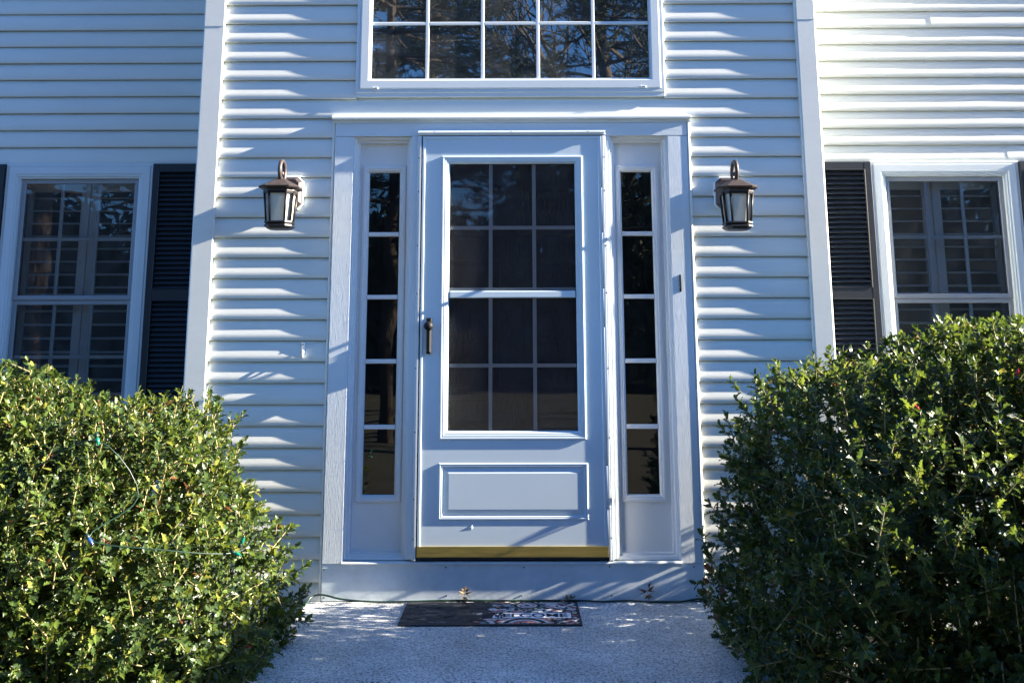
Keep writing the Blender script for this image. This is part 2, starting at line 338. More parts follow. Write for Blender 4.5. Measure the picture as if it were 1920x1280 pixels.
b = MB(); b.box(-6, LX0+.03, WY-.32, 4.6, 5.1, 5.25); b.box(RX1-.03, 6, WY-.32, 4.6, 5.1, 5.25); b.box(LX0+.0301, RX1-.0301, 0.05, 4.6, 5.1, 5.25); b.box(LX0-.02, RX1+.02, -.05, WY+.6, 3.9, 4.0); b.build('roof', ROOFM, house)

# ---------------------------------------------- upper window
uw = node('upper_window', house, 'wide white fixed window above the door, dark glass reflecting pines')
UT = 3.62
b = MB()
b.frame(WX0, WX1, UZ(960, 174.5), UT+.08, [(0, .03), (0, -.006), (.003, -.009), (.016, -.009), (.018, -.006), (.022, -.011), (.026, -.0125), (.064, -.0125), (.068, -.011), (.071, -.002), (.078, -.002), (.079, .02)])
b.build('frame', ALU, uw)
b = MB(); z = UZ(960, 174.5); b.box(WX0+.004, WX1-.004, -.004, .03, z-.020, z-.0005); b.build('sill', ALU, uw)
for px, py in ((704, 166), (1206, 163)):
    p = U(px, py, -.0125); b = MB(); b.board(p.x-.015, p.x+.015, p.z-.006, p.z+.005, -.0125, -.0165, .002); b.box(p.x-.006, p.x+.010, -.018, -.0167, p.z-.001, p.z+.003, 1); b.build('weep_cover', [ALU, SCREW], uw)
GX0, GX1, GB = WX0+.0785, WX1-.0785, UZ(960, 174.5)+.0785
vx = [GX0+(GX1-GX0)*i/5 for i in range(6)]; dz = (UZ(960, 44)-GB)
zr = [GB, GB+dz, GB+2*dz, UT+.0015]
for x in vx[1:5]:
    b = MB(); b.board(x-.009, x+.009, GB, UT, .006, .000, .003); b.build('muntin', ALU, uw)
for z in zr[1:3]:
    for i in range(5): b = MB(); b.board(vx[i]+(.009 if i else 0), vx[i+1]-(.009 if i < 4 else 0), z-.009, z+.009, .006, .0002, .003); b.build('muntin', ALU, uw)
for j in range(3):
    for i in range(5): b = MB(); b.box(vx[i], vx[i+1], .0065, .0105, zr[j], zr[j+1]); b.build('pane', GL_UP, uw)

# ---------------------------------------------- door casing and sidelights
CL = (UX(630, 228), UX(664, 256)); CR = (UX(1251, 256), UX(1283, 228))
CL = (-.909, CL[1]); CR = (CR[0], .903)
HB, HT = UZ(960, 255.5), UZ(960, 231); CB = UZ(600, 1056.5)
YC = -.006
for x0, x1 in (CL, CR):
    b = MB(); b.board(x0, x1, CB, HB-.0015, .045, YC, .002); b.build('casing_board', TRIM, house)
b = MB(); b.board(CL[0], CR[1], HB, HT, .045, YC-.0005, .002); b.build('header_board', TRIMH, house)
b = MB()
prof = [(.03, HT+.0006), (-.009, HT+.0006), (-.012, HT+.010), (-.011, HT+.0125), (-.024, HT+.0145), (-.030, HT+.02), (-.030, HT+.028), (-.024, CAPZ-.004), (.03, CAPZ)]
b.loops([[(x, y, z) for y, z in prof] for x in (CL[0]-.016, CR[1]+.016)]); b.build('drip_cap', ALU, house)
for x0, x1, s in ((CL[0]-.0165, CL[0]-.0012, -1), (CR[1]+.0012, CR[1]+.0165, 1)):
    b = MB(); w_ = x1-x0
    q = 0 if s > 0 else .0055
    ring = [(x0, .03), (x0, -.001+q), (x0+w_*.2, -.0065+q), (x0+w_*.5, -.008+q), (x0+w_*.8, -.0065+q), (x1, -.001+q), (x1, .03)]
    b.loops([[(x, y, .005) for x, y in ring], [(x, y, HT-.0005) for x, y in ring]]); b.build('channel_strip', VINYL, house)
# jambs at either side of the storm door
PL = (UX(769, 300), UX(783.5, 300)); PR = (UX(1139.5, 300), UX(1147, 300)); PR = (.482, .503); PL = (-.513, -.482)
for x0, x1 in (PL, PR):
    b = MB(); b.board(x0, x1, .19, HB-.001, .10, -.010, .002); b.build('jamb', TRIM, house)
def sidelight(x0, x1, gx0, gx1, lab):
    s = node('sidelight', house, lab); zt = HB-.001; zb = .185; yb = .062
    b = MB(); b.frame(x0, x1, zb, zt, [(0, .0448), (0, .012), (.012, .016), (.016, .034), (.026, .036), (.028, yb+.004)]); b.build('stop_moulding', PANELW, s)
    fz1, fz0 = UZ(725, 310, .05), UZ(705, 943, .05); gz1, gz0 = UZ(725, 324, .05), UZ(705, 927, .05)
    fx0, fx1 = gx0-.034, gx1+.034
    b = MB(); sheath(b, x0+.0282, x1-.0282, zb, zt-.0284, yb, yb+.03, [(gx0-.01, gx1+.01, gz0-.012, gz1+.012)]); b.build('panel', PANELW, s)
    b = MB(); b.frame(fx0, fx1, gz0-.036, gz1+.036, [(0, yb-.0004), (.0, yb-.007), (.003, yb-.011), (.014, yb-.012), (.018, yb-.008), (.024, yb-.008), (.033, yb+.004), (.034, yb+.016)]); b.build('frame', PANELW, s)
    zz = [gz0+(gz1-gz0)*i/5 for i in range(6)]
    for z in zz[1:5]: b = MB(); b.board(gx0-.0005, gx1+.0005, z-.011, z+.011, yb+.008, yb-.004, .004); b.build('muntin', PANELW, s)
    for i in range(5): b = MB(); b.box(gx0-.004, gx1+.004, yb+.0085, yb+.0125, zz[i], zz[i+1]); b.build('pane', GL_SIDE, s)
    return s
gl0, gl1 = (UX(695.6, 330, .06)+UX(677, 920, .06))/2, (UX(751, 330, .06)+UX(737, 920, .06))/2
gr0, gr1 = (UX(1163, 330, .06)+UX(1179.5, 920, .06))/2, (UX(1219, 330, .06)+UX(1239, 920, .06))/2
sidelight(CL[1]+.0005, PL[0]-.0005, gl0, gl1, 'sidelight left of the storm door')
sidelight(PR[1]+.0005, CR[0]-.0005, gr0, gr1, 'sidelight right of the storm door')
# threshold, kick board
b = MB(); prof = [(.09, .1815), (-.004, .1815), (-.012, .178), (-.014, .1745), (-.014, .1705), (.03, .1705)]
b.loops([[(x, y, z) for y, z in prof] for x in (CL[1]-.002, CR[0]+.002)]); b.build('threshold', ALU, house)
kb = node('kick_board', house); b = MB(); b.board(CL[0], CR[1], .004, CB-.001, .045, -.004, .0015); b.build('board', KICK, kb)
def screw(p, y, par, r=.0042):
    b = MB(); b.loops([[(p.x+r*math.cos(t*math.pi/4), y+.001, p.z+r*math.sin(t*math.pi/4)) for t in range(8)], [(p.x+.8*r*math.cos(t*math.pi/4), y-.0018, p.z+.8*r*math.sin(t*math.pi/4)) for t in range(8)]]); b.build('screw', SCREW, par)
for q in ((607.6, 1067), (836, 1063), (607, 1120), (837, 1116), (982, 1063), (1143, 1061.5), (1301, 1062), (977.5, 1116), (1147, 1116), (1306.6, 1116)): screw(U(*q, -.004), -.004, kb)

# ---------------------------------------------- storm door
DX0, DX1, DT, DB = -.4555, .4555, UZ(960, 257), .213
sf = node('storm_frame', house)
FY = -.024
b = MB(); b.board(-.4815, .4815, UZ(960, 256)+.003, UZ(960, 246.5), .06, FY, .003); b.box(-.4815, .4815, FY-.006, FY+.01, UZ(960, 250.5)-.002, UZ(960, 250.5)+.002); b.build('head_bar', ALU, sf)
for x0, x1, s in ((-.4815, -.4625, -1), (.4625, .4815, 1)):
    b = MB(); b.board(x0, x1, .187, UZ(960, 256), .06, FY+.004, .002); xm = x1-.004 if s < 0 else x0+.004
    b.box(xm-.0035, xm+.0035, FY+.0022, FY+.006, .187, UZ(960, 256)); b.build('side_bar', ALU, sf)
b = MB()
for a, c in ((DB+.005, .42), (.425, .62), (.625, 1.28), (1.285, 1.47), (1.475, 1.75), (1.755, 1.98), (1.985, DT)): b.tube([(.4585, FY+.0075, a), (.4585, FY+.0075, c)], .0055, 8)
b.build('hinge', ALU, sf)
for q in ((784, 296), (783, 359), (781, 460), (779.4, 550.6), (777, 690), (774.5, 810), (772, 936), (770, 1011), (1134.5, 294), (1135.6, 357), (1138, 460), (1140.5, 548.5), (1144, 690), (1148, 820), (1151, 934), (1153.5, 1008), (815, 248), (958.5, 248), (1102.5, 247)):
    p = U(*q, FY); 
    if q[1] > 280: p.x = -.474 if p.x < 0 else .474
    screw(p, FY+.0035 if q[1] > 280 else FY-.0002, sf, .0036)
sd = node('storm_door', house, 'white full-view storm door with grid glass, raised lower panel and brass sweep')
YD = -.017
mx0, mx1 = (UX(830, 295)+UX(824.4, 823))/2, (UX(1089.7, 293)+UX(1100, 823))/2
mz1, mz0 = UZ(960, 294), UZ(960, 823); gx0, gx1 = (UX(846.5, 309)+UX(842, 813))/2, (UX(1074, 309)+UX(1082, 813))/2
gz1, gz0 = UZ(960, 308.5), UZ(960, 813)
lx0, lx1, lz1, lz0 = UX(824, 868)-.001, UX(1102, 866), UZ(960, 867), UZ(960, 973)
b = MB(); sheath(b, DX0, DX1, DB, DT, YD, YD+.03, [(gx0-.012, gx1+.012, gz0-.012, gz1+.012), (lx0+.012, lx1-.012, lz0+.012, lz1-.012)])
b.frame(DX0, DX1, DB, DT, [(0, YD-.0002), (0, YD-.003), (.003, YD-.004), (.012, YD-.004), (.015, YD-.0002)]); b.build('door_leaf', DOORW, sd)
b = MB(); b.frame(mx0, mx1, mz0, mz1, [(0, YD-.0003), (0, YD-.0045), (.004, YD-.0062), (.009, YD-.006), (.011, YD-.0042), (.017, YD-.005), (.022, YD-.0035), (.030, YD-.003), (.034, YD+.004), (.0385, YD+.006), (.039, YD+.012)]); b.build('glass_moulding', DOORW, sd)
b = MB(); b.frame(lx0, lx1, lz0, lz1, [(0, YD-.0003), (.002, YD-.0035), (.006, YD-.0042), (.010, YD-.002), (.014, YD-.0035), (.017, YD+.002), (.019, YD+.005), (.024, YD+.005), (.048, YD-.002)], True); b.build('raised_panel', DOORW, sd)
mb = UZ(960, 552); b = MB(); b.board(gx0-.002, gx1+.002, mb-.017, mb+.017, YD+.022, YD-.001, .004); b.build('meeting_rail', DOORW, sd)
YM = YD+.024
vx1 = (UX(920, 360, YM)+UX(919.5, 740, YM))/2; vx2 = (UX(1000.5, 360, YM)+UX(1004, 740, YM))/2
for z0, z1, zh in ((gz0, mb-.017, UZ(960, 685, YM)), (mb+.017, gz1, UZ(960, 427, YM))):
    for x in (vx1, vx2): b = MB(); b.board(x-.0095, x+.0095, z0, z1, YM+.006, YM, .002); b.build('muntin', GRID, sd)
    for a, c in ((gx0-.004, vx1-.0095), (vx1+.0095, vx2-.0095), (vx2+.0095, gx1+.004)): b = MB(); b.board(a, c, zh-.0095, zh+.0095, YM+.006, YM+.0003, .002); b.build('muntin', GRID, sd)
    b = MB(); b.board(gx0-.004, gx1+.004, z0-.004, z0+.018, YM+.016, YM+.0062, .002); b.build('screen_rail', GRID, sd)
    b = MB(); b.box(gx0-.008, gx1+.008, YM-.0055, YM-.0015, z0-.006, z1+.006); b.build('pane', GL_DOOR, sd)
    b = MB(); b.box(gx0-.008, gx1+.008, YM+.0175, YM+.0178, z0-.006, z1+.006); b.build('insect_screen', SCREEN, sd)
b = MB(); prof = [(YD+.02, .224), (YD-.003, .224), (YD-.005, .222), (YD-.005, .220)]
bz1, bz0 = UZ(960, 1023.5, YD), UZ(960, 1044, YD); b.board(-.458, .458, bz0, bz1, YD+.03, YD-.006, .002); b.build('door_sweep', BRASS, sd)
b = MB(); b.box(-.452, .452, YD+.002, YD+.02, bz0-.012, bz0-.0005); b.build('sweep_gap_strip', SCREW, sd)  # near-black strip standing in for the shaded gap under the sweep
hp = U(803.7, 611, YD-.03); hd = node('handle', sd)
b = MB(); b.ball((hp.x, YD-.034, hp.z), .0235); b.tube([(hp.x, YD-.001, hp.z), (hp.x, YD-.03, hp.z)], .012, 10); b.build('knob', BLACKM, hd) if False else b.build('handle_knob', BLACKM, sd)
b = MB(); b.frame(hp.x-.0125, hp.x+.0125, hp.z-.135, hp.z+.040, [(0, YD), (0, YD-.008), (.003, YD-.011)], True); b.build('handle_plate', BLACKM, sd)
b = MB(); b.frame(hp.x-.010, hp.x+.010, hp.z-.128, hp.z-.012, [(0, YD-.0112), (0, YD-.030), (.004, YD-.034)], True); b.build('handle_lever', BLACKM, sd)
bpy.data.objects.remove(hd)
p = U(885, 987, YD); b = MB(); r_ = random.Random(4); ring = []
for i in range(11):
    t = 2*math.pi*i/11; d = r_.uniform(.45, 1.1); ring.append((p.x+.009*d*math.cos(t), YD-.0002, p.z+.016*d*math.sin(t)))
b.add(ring+[(p.x-.002, YD-.0030, p.z+.003), (p.x+.002, YD+.001, p.z-.006)], [(i, (i+1) % 11, 11 if i % 3 else 12) for i in range(11)]); b.build('paint_chip', DOORW, sd)
# inner door
ed = node('entry_door', house); b = MB(); b.box(-.455, .455, .075, .115, .19, HB); b.build('leaf', MAROON, ed)
for cx in (-.2, .2):
    for z0, z1 in ((.32, .78), (.92, 1.62), (1.74, 2.0)): b = MB(); b.frame(cx-.14, cx+.14, z0, z1, [(0, .0745), (.004, .068), (.02, .070), (.03, .0735), (.06, .066)], True); b.build('door_panel', MAROON, ed)
p = U(969, 328, .05); b = MB(); b.board(p.x-.014, p.x+.014, p.z-.022, p.z+.022, .066, .060, .003); b.build('knocker', BRASS, ed)

# ---------------------------------------------- wing windows with storm sashes and plantation shutters
def wing_window(W0, W1, lab, pxs):
    wn = node('window', house, lab); Y = WY; b = MB()
    b.frame(W0, W1, WZB, WZT, [(0, Y+.03), (0, Y-.010), (.003, Y-.014), (.014, Y-.014), (.016, Y-.011), (.020, Y-.018), (.060, Y-.018), (.064, Y-.013), (.074, Y-.013), (.076, Y-.006), (.0865, Y-.004), (.088, Y+.012), (.088, Y+.06)]); b.build('casing', ALU, wn)
    i0, i1, zt, zb = W0+.0885, W1-.0885, WZT-.0885, WZB+.0885; zm = UZ(pxs, 562 if pxs < 900 else 558.5, Y+.02)
    for z0, z1, yy, nm in ((zm-.002, zt, Y+.014, 'upper_sash'), (zb, zm-.0025, Y+.022, 'lower_sash')):
        b = MB(); b.frame(i0, i1, z0, z1, [(0, yy+.02), (0, yy), (.003, yy-.003), (.022, yy-.003), (.026, yy), (.027, yy+.02)]); b.build(nm, GREYT, wn)
        a0, a1, c0, c1 = i0+.0272, i1-.0272, z0+.0272, z1-.0272; vx = [a0+(a1-a0)*t/3 for t in range(4)]; zc = (c0+c1)/2
        for x in vx[1:3]: b = MB(); b.board(x-.010, x+.010, c0, c1, yy+.020, yy+.010, .003); b.build('muntin', GRID, wn)
        for t in range(3): b = MB(); b.board(vx[t]+(.010 if t else 0), vx[t+1]-(.010 if t < 2 else 0), zc-.010, zc+.010, yy+.020, yy+.0104, .003); b.build('muntin', GRID, wn)
        for t in range(3):
            for g0, g1 in ((c0, zc), (zc, c1)): b = MB(); b.box(vx[t], vx[t+1], yy+.0025, yy+.0055, g0, g1); b.build('pane', GL_WIN, wn)
    ys = Y+.13; cen = (W0+W1)/2+(.015 if W0 < 0 else -.03); z0, z1 = WZB+.06, WZT-.06
    for p0, p1 in ((W0+.05, cen-.002), (cen+.002, W1-.05)):
        sh = node('interior_shutter', house)
        for a, c in ((p0, p0+.052), (p1-.052, p1)): b = MB(); b.board(a, c, z0, z1, ys+.028, ys, .003); b.build('stile', ISHUT, sh)
        zmid = zm+.01
        for a, c in ((z0, z0+.1), (zmid-.03, zmid+.03), (z1-.085, z1)): b = MB(); b.board(p0+.0525, p1-.0525, a, c, ys+.026, ys+.002, .002); b.build('rail', ISHUT, sh)
        lm = None
        for lo, hi in ((z0+.1, zmid-.03), (zmid+.03, z1-.085)):
            n_ = max(1, round((hi-lo)/.0745)); 
            for i in range(n_):
                zc = lo+(i+.5)*(hi-lo)/n_
                if lm is None:
                    L = []; a = math.radians(8); wd, th = .038, .005
                    ring = [(-wd, 0), (-wd*.5, th), (wd*.5, th), (wd, 0), (wd*.5, -th), (-wd*.5, -th)]
                    b = MB(); b.loops([[(x, y*math.cos(a)-z*math.sin(a), y*math.sin(a)+z*math.cos(a)) for y, z in ring] for x in (0, p1-p0-.106)]); lm = b.mesh('louver', ISHUT)
                link('louver', lm, sh, (p0+.053, ys+.014, zc))
wing_window(WINL[0], WINL[1], 'double-hung window with white trim on the shaded left wing', 145)
wing_window(WINR[0], WINR[1], 'double-hung window with white trim on the sunlit right wing', 1780)
def shutter(x0, x1, lab):
    s = node('shutter', house, lab); Y = WY-.004; z0, z1 = WZB, WZT-.004; st = .040
    b = MB()
    for a, c in ((x0, x0+st), (x1-st, x1)): b.board(a, c, z0, z1, Y+.02, Y-.028, .003)
    zm = (UZ(1585, 550, WY)); 
    for a, c in ((z0, z0+.07), (zm-.033, zm+.033), (z1-.048, z1)): b.board(x0+st+.0003, x1-st-.0003, a, c, Y+.02, Y-.0275, .003)
    b.frame(x0+st-.003, x1-st+.003, zm+.030, z1-.045, [(0, Y-.029), (.003, Y-.030), (.006, Y-.022)]); b.frame(x0+st-.003, x1-st+.003, z0+.067, zm-.030, [(0, Y-.029), (.003, Y-.030), (.006, Y-.022)])
    b.box(x0+st, x1-st, Y+.005, Y+.012, z0, z1); b.build('shutter_frame', BLACKP, s)
    b = MB(); ring = [(.0, .0), (-.020, -.017), (-.022, -.0155), (-.002, .0045)]; L = x1-x0-2*st-.0008
    b.loops([[(x, y, z) for y, z in [(-.002, .014), (-.0215, -.0125), (-.0195, -.0155), (.003, .013)]] for x in (0, L)]); lm = b.mesh('louver', BLACKP)
    for lo, hi in ((z0+.07, zm-.033), (zm+.033, z1-.048)):
        n_ = round((hi-lo)/.0285)
        for i in range(n_): link('louver', lm, s, (x0+st+.0004, Y+.0, lo+(i+.5)*(hi-lo)/n_))
SW = .318
shutter(WINL[1]+.001, WINL[1]+.001+SW, 'black louvered shutter right of the left window')
shutter(WINL[0]-.001-SW, WINL[0]-.001, 'black louvered shutter at the left edge of the photo')
shutter(WINR[0]-.001-SW, WINR[0]-.001, 'black louvered shutter left of the right window')
shutter(WINR[1]+.001, WINR[1]+.001+SW, 'black louvered shutter at the right edge of the photo')

# ------------------------------------------------------------------ wall lanterns
def octo(hw, hd, ch, z, cy): # chamfered square ring
    hw, hd, ch = hw*1.06, hd*1.06, ch*1.06
    return [(hw-ch, cy-hd, z), (hw, cy-hd+ch, z), (hw, cy+hd-ch, z), (hw-ch, cy+hd, z), (-hw+ch, cy+hd, z), (-hw, cy+hd-ch, z), (-hw, cy-hd+ch, z), (-hw+ch, cy-hd, z)]
def lantern(px, py, label):
    """base point: centre of the wall plate"""
    p = U(px, py, -.006); t = thing('wall_lantern', label, 'lantern', (p.x, 0, p.z), 0, 'lanterns either side of the front door')
    b = MB(); 
    def plate(hw, hz, ch, y): return [(hw-ch, y, -hz), (hw, y, -hz+ch), (hw, y, hz-ch), (hw-ch, y, hz), (-hw+ch, y, hz), (-hw, y, hz-ch), (-hw, y, -hz+ch), (-hw+ch, y, -hz)]
    b.loops([plate(.060, .086, .026, .008), plate(.060, .086, .026, -.010), plate(.057, .083, .025, -.013)]); b.build('mounting_block', ALU, t)
    b = MB(); b.loops([plate(.052, .078, .022, -.0132), plate(.052, .078, .022, -.022), plate(.044, .070, .02, -.030), plate(.040, .066, .018, -.036)]); b.build('wall_plate', BRONZE2, t)
    cy = -.245; zt = -.012                                  # roof eave height
    b = MB(); pts = [(0, -.034, .0)]
    for i in range(9):
        a = math.radians(200-i*28); pts.append((0, cy+.045+.0+.0, 0)) if False else None
    arc = [(0, cy+.012+.056*math.cos(math.radians(a)), zt+.085+.050*math.sin(math.radians(a))) for a in range(-30, 231, 20)]
    pts = [(0, -.034, .010), (0, -.09, .016), (0, -.15, .022), (0, cy+.062, zt+.038)]+arc+[(0, cy-.010, zt+.048), (0, cy-.002, zt+.040)]
    b.tube(pts, .0102, 8); b.build('arm', BRONZE2, t)
    b = MB(); b.ball((0, cy+.004, zt+.072), .0125); b.build('finial', BRONZE2, t)
    b = MB(); b.loops([octo(.020, .020, .008, zt+.046, cy), octo(.026, .026, .010, zt+.041, cy), octo(.088, .088, .034, zt+.004, cy), octo(.092, .092, .036, zt, cy), octo(.089, .089, .035, zt-.006, cy), octo(.070, .070, .026, zt-.013, cy), octo(.070, .070, .026, zt-.022, cy)]); b.build('roof', BRONZE2, t)
    h0, h1 = zt-.0222, zt-.170; tw, bw = .0665, .0545           # body tapers to the base
    f = lambda z: bw+(tw-bw)*(z-h1)/(h0-h1)
    b = MB(); b.loops([octo(f(h0)-.006, f(h0)-.006, .025, h0, cy), octo(f(h1)-.006, f(h1)-.006, .021, h1, cy)]); b.build('glass', FROST, t)
    b = MB(); r0, r1 = octo(f(h0), f(h0), .027, h0, cy), octo(f(h1), f(h1), .022, h1, cy)
    for a, c in zip(r0, r1): b.tube([a, c], [.0062, .0056], 6)
    b.loops([octo(f(h0)+.002, f(h0)+.002, .028, h0-.010, cy), octo(f(h0)+.003, f(h0)+.003, .028, h0, cy)])
    b.build('cage', BRONZE, t)
    b = MB(); b.loops([octo(.052, .052, .02, h1+.004, cy), octo(.0615, .0615, .024, h1+.004, cy), octo(.0625, .0625, .024, h1-.003, cy), octo(.056, .056, .022, h1-.009, cy), octo(.062, .062, .024, h1-.013, cy), octo(.063, .063, .024, h1-.020, cy), octo(.048, .048, .019, h1-.032, cy)]); b.build('base', BRONZE, t)
    return t
lantern(547, 362, 'bronze lantern with frosted glass on the siding left of the front door')
lantern(1361, 363, 'bronze lantern with frosted glass on the siding right of the front door')

# ------------------------------------------------------------------ small things on the wall
p = U(568, 655, 0); t = thing('wall_hook', 'small white plastic clip hook screwed to the siding left of the door', 'hook', (p.x, .006, p.z))
b = MB(); b.board(-.010, .010, -.034, .034, .006, -.006, .003); b.build('back_strip', ALU, t)
b = MB(); b.tube([(0, -.006, -.006), (0, -.016, -.018), (0, -.022, -.030), (0, -.014, -.036), (0, -.006, -.030)], .0045, 8); b.build('hook_tip', ALU, t)
b = MB(); b.box(-.003, .003, -.0075, -.0058, .022, .028); b.build('screw_head', SCREW, t)
p = U(1275.5, 531, YC); t = thing('metal_bracket', 'small bent metal bracket standing out of the right door casing', 'bracket', (p.x, YC, p.z))
b = MB(); b.loops([[(x, 0, -.042), (x, 0, .042), (x, -.004, .043), (x, -.0115, -.018), (x, -.012, -.028), (x, -.004, -.042)] for x in (-.004, .004)]); b.build('bracket_plate', BRONZE, t)
b = MB(); b.ball((-.004, -.006, -.022), .004, 0, 6); b.build('rivet', ALU, t)

# ------------------------------------------------------------------ doormat
ML, MR, MF, MBK = -.496, .304, -.445, -.035
RUB = mat('black_rubber', (.012, .014, .02), .6, bump=(120, (1, 1, 1), .003)); CREAM = mat('mat_cream', (.74, .70, .68), .85, vary=.25, vscale=30); PINK = mat('mat_pink', (.66, .24, .20), .85, vary=.3, vscale=30)
GREY = mat('mat_grey', (.30, .33, .38), .85, vary=.3, vscale=30); NAVY = mat('mat_navy', (.016, .018, .03), .8); OLIVE = mat('mat_sage', (.36, .38, .30), .85, vary=.3, vscale=30)
mt = thing('doormat', 'black doormat reading WELCOME with a cream floral print on its right half', 'doormat', (0, 0, .0005))
b = MB(); r_ = random.Random(3); nn = 60; back = [(MR-(MR-ML)*i/nn, MBK+r_.uniform(-.006, .010), 0) for i in range(nn+1)]
outl = [(ML, MF, 0), (MR, MF, 0)]+back
b.loops([outl, [(x, y, .006) for x, y, z in outl]]); b.build('mat_base', RUB, mt)
def ringpoly(b, cx, cy, r0, r1, z, m, n=28, a0=0, a1=2*math.pi, wob=0):
    for i in range(n):
        t0, t1 = a0+(a1-a0)*i/n, a0+(a1-a0)*(i+1)/n
        q = [(cx+r*math.cos(t)*1.0, cy+r*math.sin(t)*1.0, z) for r, t in ((r0, t0), (r1+wob*math.sin(t0*9), t0), (r1+wob*math.sin(t1*9), t1), (r0, t1))]
        if all(ML+.012 < x < MR-.006 and MF+.014 < y < MBK-.004 for x, y, _ in q): b.add(q, [(0, 1, 2, 3)], m)
def blob(b, cx, cy, r, z, m, rr, el=1.6):
    n = 9; a = rr.uniform(0, 3.14); pts = []
    for i in range(n):
        t = 2*math.pi*i/n; d = r*rr.uniform(.55, 1.2); u_, v_ = d*math.cos(t)*el, d*math.sin(t)
        pts.append((cx+u_*math.cos(a)-v_*math.sin(a), cy+u_*math.sin(a)+v_*math.cos(a), z))
    if all(ML+.012 < x < MR-.006 and MF+.014 < y < MBK-.002 for x, y, _ in pts): b.add(pts, [tuple(range(n))], m)
b = MB(); rr = random.Random(11)
def edge(y): return -.035+(y+.08)*.22+.022*math.sin(y*31)+.02*math.sin(y*83+1)
k = 0
for i in range(1500):                                           # pale ground of the print, ragged to the left where it has worn to black rubber
    x, y = rr.uniform(ML+.02, MR-.01), rr.uniform(MF+.02, MBK-.008)
    if x < edge(y)+rr.gauss(0, .035) : continue
    k += 1; blob(b, x, y, rr.uniform(.010, .020), .0062+(i % 40)*.00001, 0 if rr.random() < .68 else rr.choice((1, 1, 2, 4)), rr)
for i in range(170):
    x, y = rr.uniform(edge(-.2)-.02, MR-.01), rr.uniform(MF+.02, MBK-.008); blob(b, x, y, rr.uniform(.006, .013), .0068+i*.000001, rr.choice((3, 3, 3, 3, 3, 1, 2)), rr, 2.2)
mcx, mcy = .068, -.108
for r0, r1, m, wob in ((0, .078, 4, .004), (.0, .063, 3, .001), (.0, .047, 0, .002), (.0, .036, 1, .004), (0, .026, 0, .002), (0, .012, 3, .002)):
    ringpoly(b, mcx, mcy, r0, r1, .0071+(.09-r1)*.012, m, 36, wob=wob)
for i in range(16):
    t = i*math.pi/8; ringpoly(b, mcx+.074*math.cos(t), mcy+.074*math.sin(t), 0, .007, .0077, 3, 8)
for r0, r1, m in ((.03, .125, 1), (.095, .11, 0), (.075, .095, 3), (.055, .072, 0), (0, .03, 0)): ringpoly(b, .055, MF+.012, r0, r1, .0072+(.13-r1)*.008, m, 40)
bx0, bx1, by0, by1 = -.105, .262, -.336, -.244
b.add([(bx0-.03, by0-.006, .0079), (bx1+.006, by0-.006, .0079), (bx1+.006, by1+.006, .0079), (bx0-.03, by1+.006, .0079)], [(0, 1, 2, 3)], 3)
b.add([(bx0+.015, by0, .0081), (bx1, by0, .0081), (bx1, by1, .0081), (bx0+.03, by1, .0081)], [(0, 1, 2, 3)], 5)
for i in range(26): blob(b, bx0+.03+rr.uniform(-.05, .03), rr.uniform(by0, by1), .007, .0082, 3, rr)
for cx, cy, r in ((-.40, -.11, .03), (-.16, -.23, .05), (-.33, -.33, .03), (-.22, -.1, .025)): ringpoly(b, cx, cy, r*.75, r, .0068, 6, 28); ringpoly(b, cx, cy, 0, r*.45, .0068, 6, 20)
rw = random.Random(5)
for i in range(70): blob(b, rw.uniform(ML+.03, -.1), rw.uniform(MF+.03, MBK-.02), rw.uniform(.006, .014), .0066, 6, rw, 2.4)
for i in range(10): blob(b, -.33+rw.uniform(-.03, .05), -.405+rw.uniform(-.008, .008), .006, .0069, 2, rw, 2.5)
RUB2 = mat('black_rubber_relief', (.026, .03, .04), .55); LAV = mat('mat_pale_band', (.82, .82, .86), .85)
b.build('printed_pattern', [CREAM, PINK, GREY, NAVY, OLIVE, LAV, RUB2], mt)['kind'] = 'stuff'
cu = bpy.data.curves.new('lettering', 'FONT'); cu.body = 'WELCOME'; cu.size = .058; cu.align_x = 'LEFT'; cu.extrude = .0002; cu.offset = .0011
to = bpy.data.objects.new('lettering_source', cu); C.objects.link(to); bpy.context.view_layer.update()
me = bpy.data.meshes.new_from_object(to.evaluated_get(bpy.context.evaluated_depsgraph_get())); bpy.data.objects.remove(to)
co = np.array([v.co[:] for v in me.vertices]); w0, w1 = co[:, 0].min(), co[:, 0].max(); h0, h1 = co[:, 1].min(), co[:, 1].max()
tx0, tx1 = -.128, .246
for v in me.vertices:
    v.co.x = tx0+(v.co.x-w0)/(w1-w0)*(tx1-tx0); v.co.y = by0+.016+(v.co.y-h0)/(h1-h0)*(by1-by0-.030); v.co.z = .0085+v.co.z
me.materials.append(NAVY); link('lettering', me, mt)

# ------------------------------------------------------------------ extension cord
b = MB()
P3 = [(SLX0-.055, -1.0, -.2), (SLX0-.03, -.85, -.09), (SLX0-.012, -.6, -.02), (SLX0-.006, -.45, .000), (SLX0-.002, -.25, .006), (SLX0+.004, -.09, .012), (SLX0+.02, -.034, .03), (SLX0+.07, -.020, .036), (SLX0+.17, -.022, .016), (-.65, -.030, .007), (-.5, -.026, .007), (-.3, -.018, .010), (0, -.016, .008), (.3, -.022, .010), (.42, -.030, .007), (.55, -.020, .008), (.65, -.040, .007), (.78, -.036, .007), (.88, -.018, .016), (SLX1-.02, -.020, .020), (SLX1+.002, -.06, .012), (SLX1+.006, -.2, .002), (SLX1+.004, -.4, .004), (SLX1+.004, -.65, .004), (SLX1+.002, -.9, .004), (SLX1-.02, -1.02, .007), (SLX1-.05, -1.12, .007), (SLX1-.052, -1.2, .002), (SLX1-.052, -1.225, -.06), (SLX1-.052, -1.225, -.2)]
